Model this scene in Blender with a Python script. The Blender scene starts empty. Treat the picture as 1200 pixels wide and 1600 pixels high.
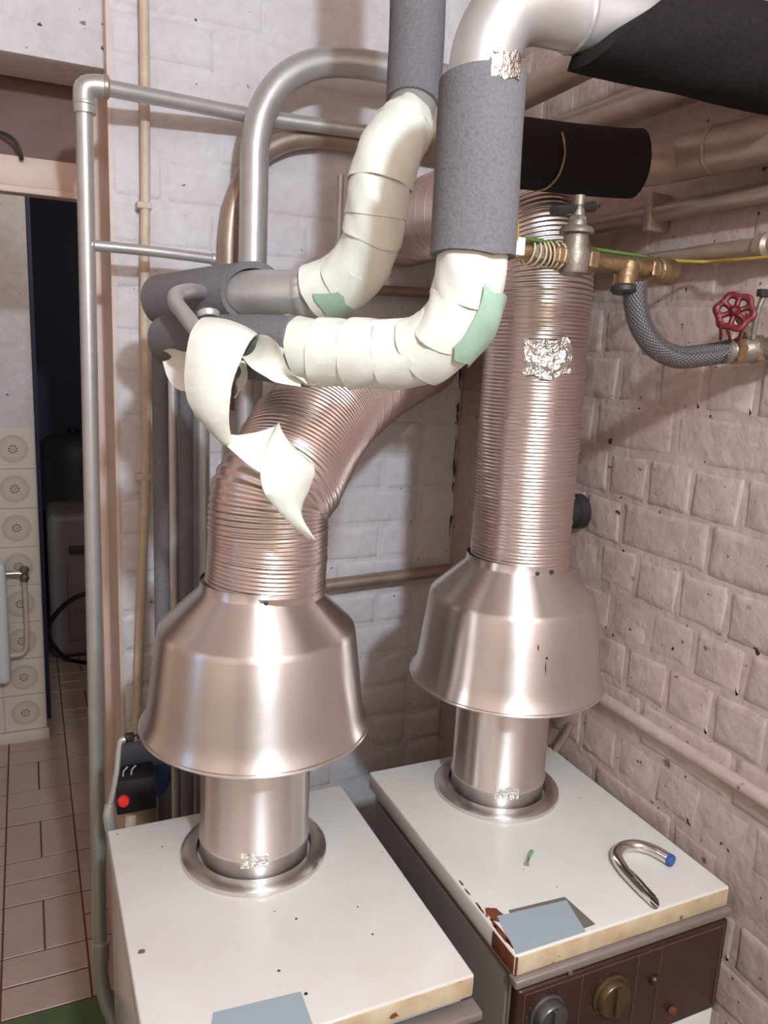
import bpy, bmesh, math, random
import numpy as np
from mathutils import Matrix, Vector
R = random.Random(7)
PI = math.pi
scene = bpy.context.scene
col = scene.collection

# ---------------------------------------------------------------- camera
cd = bpy.data.cameras.new('camera'); cam = bpy.data.objects.new('camera', cd); col.objects.link(cam)
cd.sensor_fit = 'VERTICAL'; cd.sensor_height = 24.0; cd.lens = 24.0 * 1221.9 / 1600.0; cd.clip_start = 0.02
_m = Matrix([[0.9105847, 0.0408809, -0.4112958], [-0.4106856, 0.2017141, -0.8891843], [0.0466136, 0.9785909, 0.200467]]).to_4x4(); _m.translation = Vector((-1.03452, -1.79841, 1.62000)); cam.matrix_world = _m
scene.camera = cam

# ---------------------------------------------------------------- light and exposure
world = bpy.data.worlds.new('world'); scene.world = world; world.use_nodes = True
world.node_tree.nodes['Background'].inputs[0].default_value = (0.55, 0.72, 1.0, 1)
world.node_tree.nodes['Background'].inputs[1].default_value = 1.6
def lamp(name, loc, power, radius, color):
    l = bpy.data.lights.new(name, 'POINT'); l.energy = power; l.shadow_soft_size = radius; l.color = color
    o = bpy.data.objects.new(name, l); o.location = loc; col.objects.link(o); return o
lamp('ceiling_bulb', (-0.82, -2.50, 2.42), 140, 0.05, (0.70, 0.86, 1.0))
lamp('hall_fill', (-0.72, 0.85, 2.35), 8, 0.05, (1.0, 0.95, 0.90))  # added weak fill to brighten the hall, no lamp seen there
vs = scene.view_settings
vs.view_transform = 'Standard'; vs.look = 'None'; vs.gamma = 1.0; vs.use_curve_mapping = False; vs.exposure = 0.0

# ---------------------------------------------------------------- materials
def srgb(r, g, b):
    f = lambda c: (c/255/12.92) if c/255 <= .04045 else ((c/255+.055)/1.055)**2.4
    return (f(r), f(g), f(b), 1)
MATS = {}
def mat(name, color, rough=.5, metal=0., var=None, bump=None, spots=None, aniso=0., coat=0., rvar=0., coords='pos', sheen=0.):
    """var=(scale, colour2, amount)  bump=[(scale, strength, distance)]  spots=[(scale, threshold, colour)]"""
    m = bpy.data.materials.new(name); m.use_nodes = True; nt = m.node_tree; N = nt.nodes; L = nt.links
    b = N['Principled BSDF']; b.inputs['Roughness'].default_value = rough; b.inputs['Metallic'].default_value = metal
    if coords == 'pos': src = N.new('ShaderNodeNewGeometry').outputs['Position']
    else: src = N.new('ShaderNodeTexCoord').outputs['Object']
    m['src'] = 1
    def noise(sc, det=4, ro=.6):
        n = N.new('ShaderNodeTexNoise'); n.inputs['Scale'].default_value = sc; n.inputs['Detail'].default_value = det
        n.inputs['Roughness'].default_value = ro; L.new(src, n.inputs['Vector']); return n
    def mix(fac, a, c):
        x = N.new('ShaderNodeMix'); x.data_type = 'RGBA'
        L.new(fac, x.inputs[0]) if not isinstance(fac, float) else setattr(x.inputs[0], 'default_value', fac)
        for i, v in ((6, a), (7, c)):
            if isinstance(v, tuple): x.inputs[i].default_value = v
            else: L.new(v, x.inputs[i])
        return x.outputs[2]
    def ramp(o, lo, hi):
        r = N.new('ShaderNodeMapRange'); r.inputs[1].default_value = lo; r.inputs[2].default_value = hi; L.new(o, r.inputs[0]); return r.outputs[0]
    c = color
    if var:
        for (sc, c2, am) in (var if isinstance(var, list) else [var]):
            mr = ramp(noise(sc).outputs[0], .35, .7)
            mm = N.new('ShaderNodeMath'); mm.operation = 'MULTIPLY'; L.new(mr, mm.inputs[0]); mm.inputs[1].default_value = am
            c = mix(mm.outputs[0], c, c2)
    for (sc, th, c2) in (spots or []):
        c = mix(ramp(noise(sc, 3, .55).outputs[0], th, th + .03), c, c2)
    if isinstance(c, tuple): b.inputs['Base Color'].default_value = c
    else: L.new(c, b.inputs['Base Color'])
    if rvar:
        r = N.new('ShaderNodeMapRange'); r.inputs[3].default_value = max(rough - rvar, .02); r.inputs[4].default_value = rough + rvar
        L.new(noise(18).outputs[0], r.inputs[0]); L.new(r.outputs[0], b.inputs['Roughness'])
    prev = None
    for (sc, st, di) in (bump or []):
        bp = N.new('ShaderNodeBump'); bp.inputs['Strength'].default_value = st; bp.inputs['Distance'].default_value = di
        L.new(noise(sc, 3).outputs[0], bp.inputs['Height'])
        if prev: L.new(prev, bp.inputs['Normal'])
        prev = bp.outputs[0]
    if prev: L.new(prev, b.inputs['Normal'])
    if aniso:
        b.inputs['Anisotropic'].default_value = aniso
        t = N.new('ShaderNodeTangent'); t.direction_type = 'RADIAL'; t.axis = 'Z'; L.new(t.outputs[0], b.inputs['Tangent']); b.inputs['Anisotropic Rotation'].default_value = .25
    if coat: b.inputs['Coat Weight'].default_value = coat; b.inputs['Coat Roughness'].default_value = .08
    if 'foam' in name: b.inputs['Specular IOR Level'].default_value = .12
    MATS[name] = m; return m
WHITE = srgb(222, 216, 217)
mat('wall_paint', WHITE, .66, var=[(5, srgb(206, 191, 189), .55), (38, srgb(192, 174, 169), .35)], spots=[(46, .705, srgb(52, 36, 32)), (15, .725, srgb(140, 112, 100))], bump=[(7, .5, .014), (26, .45, .007), (90, .3, .003)])
mat('darkened_paint', srgb(194, 172, 162), .68, var=[(5, srgb(172, 146, 138), .6), (38, srgb(158, 132, 122), .4)], spots=[(46, .685, srgb(48, 32, 29)), (15, .70, srgb(120, 92, 80))], bump=[(7, .5, .016), (24, .5, .008), (90, .35, .003)])  # shade put into the colour, since the lamps leave the right wall too bright
mat('plain_paint', srgb(212, 188, 172), .6, var=(3, srgb(196, 166, 150), .6), bump=[(12, .3, .01)])
mat('peach_paint', srgb(222, 196, 180), .45, var=(8, srgb(205, 172, 155), .6), bump=[(30, .2, .004)])
mat('brown_panel', srgb(128, 98, 92), .7, var=(7, srgb(100, 74, 70), .6))
mat('green_floor', srgb(88, 110, 66), .5, var=(9, srgb(70, 88, 52), .6))
mat('grout', srgb(112, 62, 52), .9, var=(30, srgb(80, 45, 38), .5))
mat('floor_tile', srgb(192, 168, 154), .3, var=[(6, srgb(176, 150, 136), .6), (50, srgb(164, 138, 126), .3)], bump=[(40, .1, .002)])
mat('boiler_enamel', srgb(222, 218, 212), .28, var=[(4, srgb(212, 203, 192), .5), (14, srgb(196, 176, 148), .18)], spots=[(75, .775, srgb(90, 70, 58))], bump=[(120, .05, .001)], coords='obj')
mat('boiler_side', srgb(206, 198, 190), .16, var=(5, srgb(190, 178, 168), .5))
mat('boiler_grey', srgb(150, 138, 130), .38, .35, var=(6, srgb(120, 106, 98), .5))
mat('edge_dirt', srgb(214, 196, 166), .4, var=(24, srgb(176, 140, 100), .7), spots=[(50, .68, srgb(120, 70, 42))])
mat('rust', srgb(124, 62, 36), .85, var=(40, srgb(70, 34, 22), .8), bump=[(90, .6, .003)])
mat('aluminium', (.82, .785, .765, 1), .32, 1., var=[(7, (.75, .705, .685, 1), .5), (60, (.71, .665, .645, 1), .2)], aniso=.82, rvar=.05, coords='obj', bump=[(14, .04, .004)])
mat('duct_metal', (.82, .71, .675, 1), .29, 1., var=(9, (.68, .56, .515, 1), .6), rvar=.05)
mat('silver_paint', (.58, .555, .535, 1), .40, .6, var=[(14, (.45, .41, .385, 1), .6)], rvar=.08, bump=[(70, .12, .003)])
mat('gold_paint', (.46, .345, .265, 1), .42, .55, var=[(12, (.30, .215, .165, 1), .7)], rvar=.08, bump=[(50, .2, .004)])
mat('cream_paint', srgb(214, 192, 168), .5, var=(25, srgb(188, 160, 138), .6), bump=[(60, .3, .003)])
mat('foam', (.20, .183, .188, 1), .85, var=(260, (.14, .127, .131, 1), .8), bump=[(420, .5, .002)])
mat('dark_foam', (.022, .016, .0145, 1), .9, var=(200, (.011, .008, .008, 1), .8), bump=[(380, .5, .002)])
mat('tape', srgb(236, 234, 222), .33, var=[(9, srgb(222, 219, 200), .5), (40, srgb(224, 219, 204), .3)], bump=[(35, .22, .006)])
mat('green_tape', srgb(170, 196, 172), .35, var=(14, srgb(150, 178, 154), .5), bump=[(40, .25, .005)])
mat('foil', (.86, .84, .82, 1), .16, 1., bump=[(90, .9, .006)])
mat('brass', (.40, .265, .14, 1), .42, .85, var=(40, (.20, .125, .075, 1), .85), bump=[(80, .4, .003)])
mat('dull_brass', (.30, .25, .20, 1), .48, .65, var=(50, (.22, .18, .14, 1), .7), bump=[(90, .4, .003)])
mat('chrome', (.72, .70, .68, 1), .16, 1.)
mat('dial_steel', (.16, .15, .145, 1), .35, .8)
mat('steel', (.45, .43, .42, 1), .3, 1.)
mat('black_plastic', (.012, .011, .011, 1), .4)
mat('dark_iron', (.05, .042, .04, 1), .55, .5)
mat('blue_paint', srgb(36, 62, 104), .4, var=(20, srgb(28, 44, 74), .6))
mat('grey_blue', srgb(86, 96, 112), .5)
mat('red_paint', srgb(106, 20, 22), .45, var=(40, srgb(76, 14, 16), .6))
mat('red_button', srgb(232, 52, 48), .35)
mat('panel_brown', srgb(58, 34, 30), .3, var=(5, srgb(46, 28, 26), .6))
mat('panel_line', srgb(120, 92, 76), .4, .4)
mat('dial_gold', srgb(96, 76, 52), .35, .6)
mat('mask_grey', srgb(157, 166, 172), .7)
mat('dark_taupe', srgb(110, 104, 94), .6)
mat('yellow_wire', srgb(170, 138, 52), .45)
mat('green_wire', srgb(84, 112, 50), .45)
mat('twine', srgb(206, 182, 150), .8)
mat('white_plastic', srgb(224, 216, 206), .4)
mat('radiator_white', srgb(226, 224, 224), .3)
mat('navy', srgb(58, 64, 92), .6)
mat('appliance', srgb(150, 138, 136), .45)
mat('appliance_dark', srgb(70, 72, 80), .5)
mat('blue_cap', srgb(44, 84, 150), .4)
mat('green_plug', srgb(120, 168, 96), .5)
def braid_mat():
    m = mat('braid', (.13, .112, .112, 1), .48, .4); nt = m.node_tree; N = nt.nodes; L = nt.links; b = N['Principled BSDF']
    uv = N.new('ShaderNodeUVMap'); prev = None
    for ang in (.75, -.75):
        mp = N.new('ShaderNodeMapping'); mp.inputs['Rotation'].default_value = (0, 0, ang); L.new(uv.outputs[0], mp.inputs[0])
        w = N.new('ShaderNodeTexWave'); w.inputs['Scale'].default_value = 1.6; L.new(mp.outputs[0], w.inputs[0])
        bp = N.new('ShaderNodeBump'); bp.inputs['Strength'].default_value = .4; bp.inputs['Distance'].default_value = .002
        L.new(w.outputs[1], bp.inputs['Height'])
        if prev: L.new(prev, bp.inputs['Normal'])
        prev = bp.outputs[0]
    L.new(prev, b.inputs['Normal'])
braid_mat()
def tile_mat():
    m = mat('wall_tile', srgb(222, 210, 197), .25); nt = m.node_tree; N = nt.nodes; L = nt.links; b = N['Principled BSDF']
    tc = N.new('ShaderNodeTexCoord'); sp = N.new('ShaderNodeSeparateXYZ'); L.new(tc.outputs['Object'], sp.inputs[0])
    def math_(op, a, c=None):
        x = N.new('ShaderNodeMath'); x.operation = op
        for i, v in enumerate((a, c)):
            if v is None: continue
            if isinstance(v, (int, float)): x.inputs[i].default_value = v
            else: L.new(v, x.inputs[i])
        return x.outputs[0]
    r = math_('SQRT', math_('ADD', math_('MULTIPLY', sp.outputs[0], sp.outputs[0]), math_('MULTIPLY', sp.outputs[2], sp.outputs[2])))
    an = math_('ARCTAN2', sp.outputs[2], sp.outputs[0])
    cr = N.new('ShaderNodeValToRGB'); e = cr.color_ramp.elements
    e[0].position = 0; e[0].color = srgb(150, 134, 110); e[1].position = 1; e[1].color = srgb(222, 210, 197)
    for p, c in ((.05, (190, 176, 154)), (.14, (210, 198, 181)), (.42, (208, 196, 179)), (.60, (194, 181, 160)), (.66, (220, 208, 194))):
        x = e.new(p); x.color = srgb(*c)
    L.new(math_('MULTIPLY', r, 12.0), cr.inputs[0])
    pet = math_('MULTIPLY', math_('GREATER_THAN', math_('SINE', math_('MULTIPLY', an, 9.0)), -.1),
                math_('LESS_THAN', math_('ABSOLUTE', math_('SUBTRACT', r, .0135)), .0035))
    mx = N.new('ShaderNodeMix'); mx.data_type = 'RGBA'; L.new(pet, mx.inputs[0]); L.new(cr.outputs[0], mx.inputs[6]); mx.inputs[7].default_value = srgb(112, 92, 70)
    L.new(mx.outputs[2], b.inputs['Base Color'])
tile_mat()

# ---------------------------------------------------------------- mesh helpers
def wloc(o):
    v = Vector((0, 0, 0))
    while o: v += o.location; o = o.parent
    return v
def put(name, me, m, parent=None, loc=(0, 0, 0)):
    o = bpy.data.objects.new(name, me); col.objects.link(o); o.location = loc
    if parent: o.parent = parent
    if m and not me.materials: me.materials.append(MATS[m])
    return o
def mk(name, V, F, m, parent=None, angle=38, smooth=True, uv=None):
    """one mesh object from world-space vertices"""
    V = np.asarray(V, float)
    if parent: off = np.array(wloc(parent)); loc = (0, 0, 0)
    else:
        off = np.array([(V[:, 0].min() + V[:, 0].max())/2, (V[:, 1].min() + V[:, 1].max())/2, V[:, 2].min()]); loc = tuple(off)
    me = bpy.data.meshes.new(name); me.from_pydata((V - off).tolist(), [], F); me.update()
    if smooth:
        me.shade_smooth()
        if angle: me.set_sharp_from_angle(angle=math.radians(angle))
    if uv is not None:
        l = me.uv_layers.new(name='UVMap'); idx = np.zeros(len(me.loops), int); me.loops.foreach_get('vertex_index', idx)
        l.data.foreach_set('uv', np.asarray(uv, float)[idx].ravel())
    return put(name, me, m, parent, loc)
def thing(name, label, cat, loc, group=None, kind=None):
    o = bpy.data.objects.new(name, None); col.objects.link(o); o.location = loc; o.empty_display_size = .05
    return tag(o, label, cat, group, kind)
def tag(o, label, cat=None, group=None, kind=None):
    o['label'] = label
    if cat: o['category'] = cat
    if group: o['group'] = group
    if kind: o['kind'] = kind
    return o
def box(name, lo, hi, m, parent=None, bev=.002, seg=2, rotz=0, struct=False):
    bm = bmesh.new(); bmesh.ops.create_cube(bm, size=1)
    s = [hi[i] - lo[i] for i in range(3)]; c = [(hi[i] + lo[i])/2 for i in range(3)]
    for v in bm.verts: v.co = Vector((v.co.x*s[0], v.co.y*s[1], v.co.z*s[2]))
    if bev: bmesh.ops.bevel(bm, geom=bm.edges[:], offset=bev, segments=seg, affect='EDGES', profile=.5)
    bmesh.ops.rotate(bm, verts=bm.verts, cent=(0, 0, 0), matrix=Matrix.Rotation(rotz, 3, 'Z'))
    V = [(v.co.x + c[0], v.co.y + c[1], v.co.z + c[2]) for v in bm.verts]; bm.verts.ensure_lookup_table()
    F = [[v.index for v in f.verts] for f in bm.faces]; bm.free()
    o = mk(name, V, F, m, parent)
    if struct: o['kind'] = 'structure'
    return o
def poly_plate(name, pts, thick, m, parent=None, n=(0, 0, 1)):
    """flat plate with outline pts, thickened along n"""
    k = len(pts); n = np.array(n)*thick
    V = [np.array(p) for p in pts] + [np.array(p) + n for p in pts]
    F = [list(range(k))[::-1], list(range(k, 2*k))] + [[i, (i+1) % k, k + (i+1) % k, k + i] for i in range(k)]
    return mk(name, V, F, m, parent)
def lathe(name, prof, origin, m, parent=None, axis=(0, 0, 1), seg=64, angle=38, caps=True):
    """prof = [(radius, height along axis)]"""
    a = Vector(axis).normalized(); q = Vector((0, 0, 1)).rotation_difference(a)
    V = []; F = []
    for (r, h) in prof:
        for i in range(seg):
            t = 2*PI*i/seg; p = q @ Vector((r*math.cos(t), r*math.sin(t), h)); V.append((p.x + origin[0], p.y + origin[1], p.z + origin[2]))
    for j in range(len(prof) - 1):
        for i in range(seg):
            F.append([j*seg + i, j*seg + (i+1) % seg, (j+1)*seg + (i+1) % seg, (j+1)*seg + i])
    if caps:
        F.append(list(range(seg))[::-1]); F.append([(len(prof)-1)*seg + i for i in range(seg)])
    return mk(name, V, F, m, parent, angle)
class Path:
    def __init__(s, pts, ref=None, n=24, closed=False):
        p = np.array(pts, float)
        if len(p) == 2: p = np.array([p[0], (p[0] + p[1])/2, p[1]])
        q = np.vstack([2*p[0] - p[1], p, 2*p[-1] - p[-2]]); out = []
        for i in range(1, len(q) - 2):
            p0, p1, p2, p3 = q[i-1], q[i], q[i+1], q[i+2]
            t = np.linspace(0, 1, n, endpoint=False)[:, None]
            out.append(.5*((2*p1) + (-p0 + p2)*t + (2*p0 - 5*p1 + 4*p2 - p3)*t**2 + (-p0 + 3*p1 - 3*p2 + p3)*t**3))
        c = np.vstack(out + [q[-2:-1]]); d = np.linalg.norm(np.diff(c, axis=0), axis=1)
        s.S = np.concatenate([[0], np.cumsum(d)]); s.c = c; s.L = s.S[-1]
        T = np.gradient(c, axis=0); T /= np.linalg.norm(T, axis=1)[:, None]
        Nn = np.zeros_like(c)
        r = np.array(ref if ref is not None else ((0, -1, 0) if abs(T[0][1]) < .9 else (0, 0, 1)), float)
        for i in range(len(c)):
            v = r - T[i]*(r @ T[i]); v /= np.linalg.norm(v); Nn[i] = v
            if ref is None: r = v
        s.N = Nn; s.B = np.cross(T, Nn); s.T = T
        s.knots = s.S[::n]
    def ev(s, x):
        x = np.asarray(x, float); f = lambda A: np.stack([np.interp(x, s.S, A[:, k]) for k in range(3)], -1)
        over = np.where(x > s.L, x - s.L, np.where(x < 0, x, 0.))
        tt = np.where((x > s.L)[..., None], s.T[-1], s.T[0])
        return f(s.c) + over[..., None]*tt, f(s.N), f(s.B)
def sect(name, path, s0, s1, rf, m, parent=None, n=20, seg=28, th=(0, 2*PI), tilt0=(0, 0), tilt1=(0, 0), thick=0., jit=0., angle=38, edge=0., rnd=None, mid=True):
    """a stretch of tube on a path; rf = radius or f(t, theta, s); thick > 0 makes a hollow shell"""
    full = abs(th[1] - th[0] - 2*PI) < 1e-6
    rnd = rnd or np.random.RandomState(abs(hash(name)) % 1000 if False else R.randrange(9999))
    A = np.linspace(th[0], th[1], seg + (0 if full else 1), endpoint=not full); Tt = np.linspace(0, 1, n + 1)
    t, a = np.meshgrid(Tt, A, indexing='ij')
    def ej():
        k = max(5, len(A)//4); y = rnd.uniform(-1, 1, k + 1)
        if full: y[-1] = y[0]
        return edge*np.interp(np.linspace(0, k, len(A) + (1 if full else 0))[:len(A)], np.arange(k + 1), y)[None, :]
    e0 = s0 + tilt0[0]*np.cos(a - tilt0[1]) + ej(); e1 = s1 + tilt1[0]*np.cos(a - tilt1[1]) + ej()
    s = e0 + (e1 - e0)*t
    c, Nn, B = path.ev(s)
    r = rf(t, a, s) if callable(rf) else np.full_like(t, rf)
    if jit: r = r + rnd.uniform(-jit, jit, r.shape)
    dirv = np.cos(a)[..., None]*Nn + np.sin(a)[..., None]*B
    V = c + r[..., None]*dirv; K = V.shape[1]; V = V.reshape(-1, 3); nv = len(V); F = []
    rng = range(K if full else K - 1)
    for i in range(n):
        for j in rng: F.append([i*K + j, i*K + (j+1) % K, (i+1)*K + (j+1) % K, (i+1)*K + j])
    if thick:
        V2 = (c + (r - thick)[..., None]*dirv).reshape(-1, 3); F2 = [[q + nv for q in f][::-1] for f in F]
        V = np.vstack([V, V2]); F = F + F2
        for j in rng:
            F.append([j, nv + j, nv + (j+1) % K, (j+1) % K]); k = n*K
            F.append([k + j, k + (j+1) % K, nv + k + (j+1) % K, nv + k + j])
        if not full:
            for i in range(n):
                F.append([i*K, (i+1)*K, nv + (i+1)*K, nv + i*K]); j = K - 1
                F.append([i*K + j, nv + i*K + j, nv + (i+1)*K + j, (i+1)*K + j])
    elif full:
        F.append(list(range(K))[::-1]); F.append([n*K + j for j in range(K)])
    uv = np.stack([a/(2*PI)*6, s*40], -1).reshape(-1, 2)
    if thick: uv = np.vstack([uv, uv])
    return mk(name, V, F, m, parent, angle, uv=uv)
def tube(name, pts, r, m, parent=None, seg=20, step=.008, ref=None, angle=38):
    p = Path(pts, ref); n = max(2, int(p.L/step))
    if isinstance(r, (list, tuple)):
        kn = np.linspace(0, p.L, len(r)) if len(r) != len(p.knots) else p.knots
        return sect(name, p, 0, p.L, lambda t, a, s: np.interp(s, kn, r), m, parent, n, seg, angle=angle)
    return sect(name, p, 0, p.L, r, m, parent, n, seg, angle=angle)
def ring(name, center, axis, r, h, m, parent=None, seg=32, bead=.25):
    b = h*bead
    return lathe(name, [(r - b, -h/2), (r, -h/2 + b), (r, h/2 - b), (r - b, h/2)], center, m, parent, axis, seg)
def hexnut(name, center, axis, r, h, m, parent=None):
    b = r*.1
    return lathe(name, [(r - b, -h/2), (r, -h/2 + b), (r, h/2 - b), (r - b, h/2)], center, m, parent, axis, 6, 20)
def ribbon(name, Ls, Rs, m, parent=None, thick=.0022, sub=8, cross=8, bulge=0., wr=.0):
    """strip of tape between two edge lines"""
    pl = Path(Ls, n=sub).c; pr = Path(Rs, n=sub).c; n = len(pl)
    u = np.linspace(0, 1, cross + 1)[None, :, None]
    G = pl[:, None]*(1 - u) + pr[:, None]*u
    du = np.gradient(G, axis=1); dv = np.gradient(G, axis=0); nn = np.cross(du, dv)
    nn /= np.maximum(np.linalg.norm(nn, axis=2), 1e-9)[..., None]
    rs = np.random.RandomState(3)
    G = G + nn*(bulge*4*u*(1 - u)) + nn*(wr*rs.uniform(-1, 1, (n, cross + 1))[..., None])
    A = (G + nn*thick/2).reshape(-1, 3); Bv = (G - nn*thick/2).reshape(-1, 3); K = cross + 1; nv = len(A); F = []
    for i in range(n - 1):
        for j in range(cross):
            q = [i*K + j, i*K + j + 1, (i+1)*K + j + 1, (i+1)*K + j]; F.append(q); F.append([x + nv for x in q][::-1])
        F.append([i*K, (i+1)*K, (i+1)*K + nv, i*K + nv]); j = K - 1; F.append([i*K + j, i*K + j + nv, (i+1)*K + j + nv, (i+1)*K + j])
    for j in range(cross):
        F.append([j, j + nv, j + 1 + nv, j + 1]); k = (n-1)*K; F.append([k + j, k + j + 1, k + j + 1 + nv, k + j + nv])
    return mk(name, np.vstack([A, Bv]), F, m, parent, 60)

# ================================================================ THE SETTING
WX = -0.857          # right jamb of the doorway
DZ = 2.163           # underside of the lintel
# ---- walls
wb = mk('wall_back', [(WX, .0018, 0), (.3, .0018, 0), (.3, .0018, 2.75), (WX, .0018, 2.75), (WX, .22, 0), (.3, .22, 0), (.3, .22, 2.75), (WX, .22, 2.75)],
        [[0, 1, 2, 3], [7, 6, 5, 4], [0, 3, 7, 4], [1, 5, 6, 2], [3, 2, 6, 7], [0, 4, 5, 1]], 'wall_paint', smooth=False)
wr = box('wall_right', (.0018, -3.4, 0), (.25, 0, 2.75), 'darkened_paint', bev=0)
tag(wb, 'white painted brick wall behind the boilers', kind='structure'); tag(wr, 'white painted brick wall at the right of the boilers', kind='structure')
def brick_mesh(w, h, seed, paint='wall_paint'):
    """painted brick: pillowed face with worn corners; local x = length, z = height, face towards -y"""
    rd = random.Random(seed); us = (-1, -.9, 0, .9, 1); vz = (-1, -.72, .72, 1); nx, nz = 4, 3; V = []; F = []; hw, hh = w/2, h/2
    def P3(x, z, y): V.append((x, y, z)); return len(V) - 1
    rows = []
    for j in range(nz + 1):
        for i in range(nx + 1):
            u, v = us[i], vz[j]; ed = max(abs(u), abs(v))
            jx, jz = (rd.uniform(-.0034, .0034), rd.uniform(-.0034, .0034)) if ed == 1 else (0, 0)
            P3(u*(hw - .0065) + jx, v*(hh - .0065) + jz, -.0030 + (.0010 if ed == 1 else 0) + rd.uniform(-.0005, .0005))
    I = lambda i, j: j*(nx + 1) + i
    for j in range(nz):
        for i in range(nx): F.append([I(i, j), I(i+1, j), I(i+1, j+1), I(i, j+1)])
    loop = [I(i, 0) for i in range(nx + 1)] + [I(nx, j) for j in range(1, nz + 1)] + [I(i, nz) for i in range(nx - 1, -1, -1)] + [I(0, j) for j in range(nz - 1, 0, -1)]
    outer = []
    for k in loop:
        x, y, z = V[k]; sx = .007 if x > hw - .0105 else (-.007 if x < -hw + .0105 else 0); sz = .007 if z > hh - .0105 else (-.007 if z < -hh + .0105 else 0)
        outer.append(P3(max(-hw, min(hw, x + sx)), max(-hh, min(hh, z + sz)), .003))
    n = len(loop)
    for k in range(n): F.append([loop[(k+1) % n], loop[k], outer[k], outer[(k+1) % n]])
    me = bpy.data.meshes.new('brick'); me.from_pydata([(a, b, c) for a, b, c in V], [], F); me.update(); me.shade_smooth(); me.materials.append(MATS[paint])
    return me
CO = .0905; Z0 = 1.091 - 12*CO
STR = [brick_mesh(.213, CO - .003, k) for k in range(7)]; HED = [brick_mesh(.104, CO - .003, 20 + k) for k in range(6)]; CLO = [brick_mesh(.058, CO - .003, 40 + k) for k in range(3)]
STR2 = [brick_mesh(.213, CO - .003, 60 + k, 'darkened_paint') for k in range(7)]; HED2 = [brick_mesh(.104, CO - .003, 80 + k, 'darkened_paint') for k in range(6)]
def brick(me, loc, rz, parent):
    o = bpy.data.objects.new('brick', me); col.objects.link(o); o.parent = parent; o.location = Vector(loc) - parent.location
    o.rotation_euler = (R.uniform(-.008, .008), R.uniform(-.006, .006), rz + R.uniform(-.004, .004))
for c in range(5, 30):
    z = Z0 + (c + .5)*CO
    if z > 2.72 or z < .5: continue
    # back wall: stretcher bond, the first half-brick on alternate courses
    x = WX + (0 if c % 2 else -.0); first = c % 2
    while x < -.02:
        L = .107 if first else .216; first = 0
        if x + L > .0: L = .107 if -x > .08 else .061
        me = R.choice(STR if L > .2 else HED if L > .1 else CLO)
        brick(me, (x + L/2, .003 + R.uniform(-.0012, .0012), z + R.uniform(-.0015, .0015)), 0, wb); x += L
    # right wall: courses of headers and of stretchers, uneven
    y = -.004 - (.061 if c % 2 else 0)
    while y > -1.55:
        L = .107 if (c % 2 or R.random() < .3) else .216
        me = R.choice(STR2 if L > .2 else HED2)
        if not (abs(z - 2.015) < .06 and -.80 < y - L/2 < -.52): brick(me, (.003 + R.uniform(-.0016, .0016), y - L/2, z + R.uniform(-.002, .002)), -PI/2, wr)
        y -= L
for (za, zb) in ((1.60, 1.53), (1.50, 1.44), (1.41, 1.30), (1.29, 1.26), (1.20, 1.14), (1.78, 1.66)):
    n = 6; tube('crack', [(-.0045 + R.uniform(-.002, .001), -.0035, za + (zb - za)*k/n) for k in range(n + 1)], [.0004] + [R.uniform(.0008, .0034) for k in range(n - 1)] + [.0004], 'dark_iron', wb, 6, .01)
box('wall_front', (-2.6, -3.4, 0), (.25, -3.3, 2.75), 'plain_paint', bev=0, struct=True)
# left wall; its narrow window is added, unseen, for bluish daylight reflections
box('wall_left', (-2.6, -3.3, 0), (-2.5, -1.2, 2.75), 'plain_paint', bev=0, struct=True)
box('trim_4', (-2.6, -1.2, 0), (-2.5, -.9, 1.1), 'plain_paint', bev=0, struct=True)
box('trim_5', (-2.6, -1.2, 2.1), (-2.5, -.9, 2.75), 'plain_paint', bev=0, struct=True)
box('trim_6', (-2.6, -.9, 0), (-2.5, .22, 2.75), 'plain_paint', bev=0, struct=True)
box('ceiling', (-3.2, -3.5, 2.75), (.6, 3.6, 2.85), 'plain_paint', bev=0, struct=True)
# beam over the doorway, set back from the brick face; wall beyond the doorway's left side
box('trim_1', (-2.5, .055, DZ), (WX, .22, 2.75), 'wall_paint', bev=.004, struct=True)
box('wall_doorway', (-2.5, .055, 0), (-1.75, .22, DZ), 'plain_paint', bev=0, struct=True)
# jamb lining and transom of the doorway
box('trim_2', (WX - .022, .20, 0), (WX - .001, .30, DZ), 'peach_paint', bev=.003, struct=True)
box('trim_3', (-1.75, .235, 1.944), (WX - .022, .285, 2.008), 'peach_paint', bev=.004, struct=True)
box('trim_7', (-1.75, .222, 1.928), (WX - .022, .27, 1.944), 'peach_paint', bev=.003, struct=True)
box('wall_transom', (-1.75, .255, 2.008), (WX - .022, .275, 2.3), 'brown_panel', bev=0, struct=True)
# smooth rendered jamb reveal
mk('trim_8', [(WX - .003, .0, 0), (WX - .003, .0, DZ + .4), (WX - .003, .205, DZ + .4), (WX - .003, .205, 0), (WX + .004, -.001, 0), (WX + .004, -.001, DZ + .4), (WX + .004, .205, DZ + .4), (WX + .004, .205, 0)],
   [[0, 1, 2, 3], [7, 6, 5, 4], [0, 4, 5, 1], [2, 6, 7, 3], [1, 5, 6, 2], [0, 3, 7, 4]], 'peach_paint', smooth=False)['kind'] = 'structure'
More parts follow.
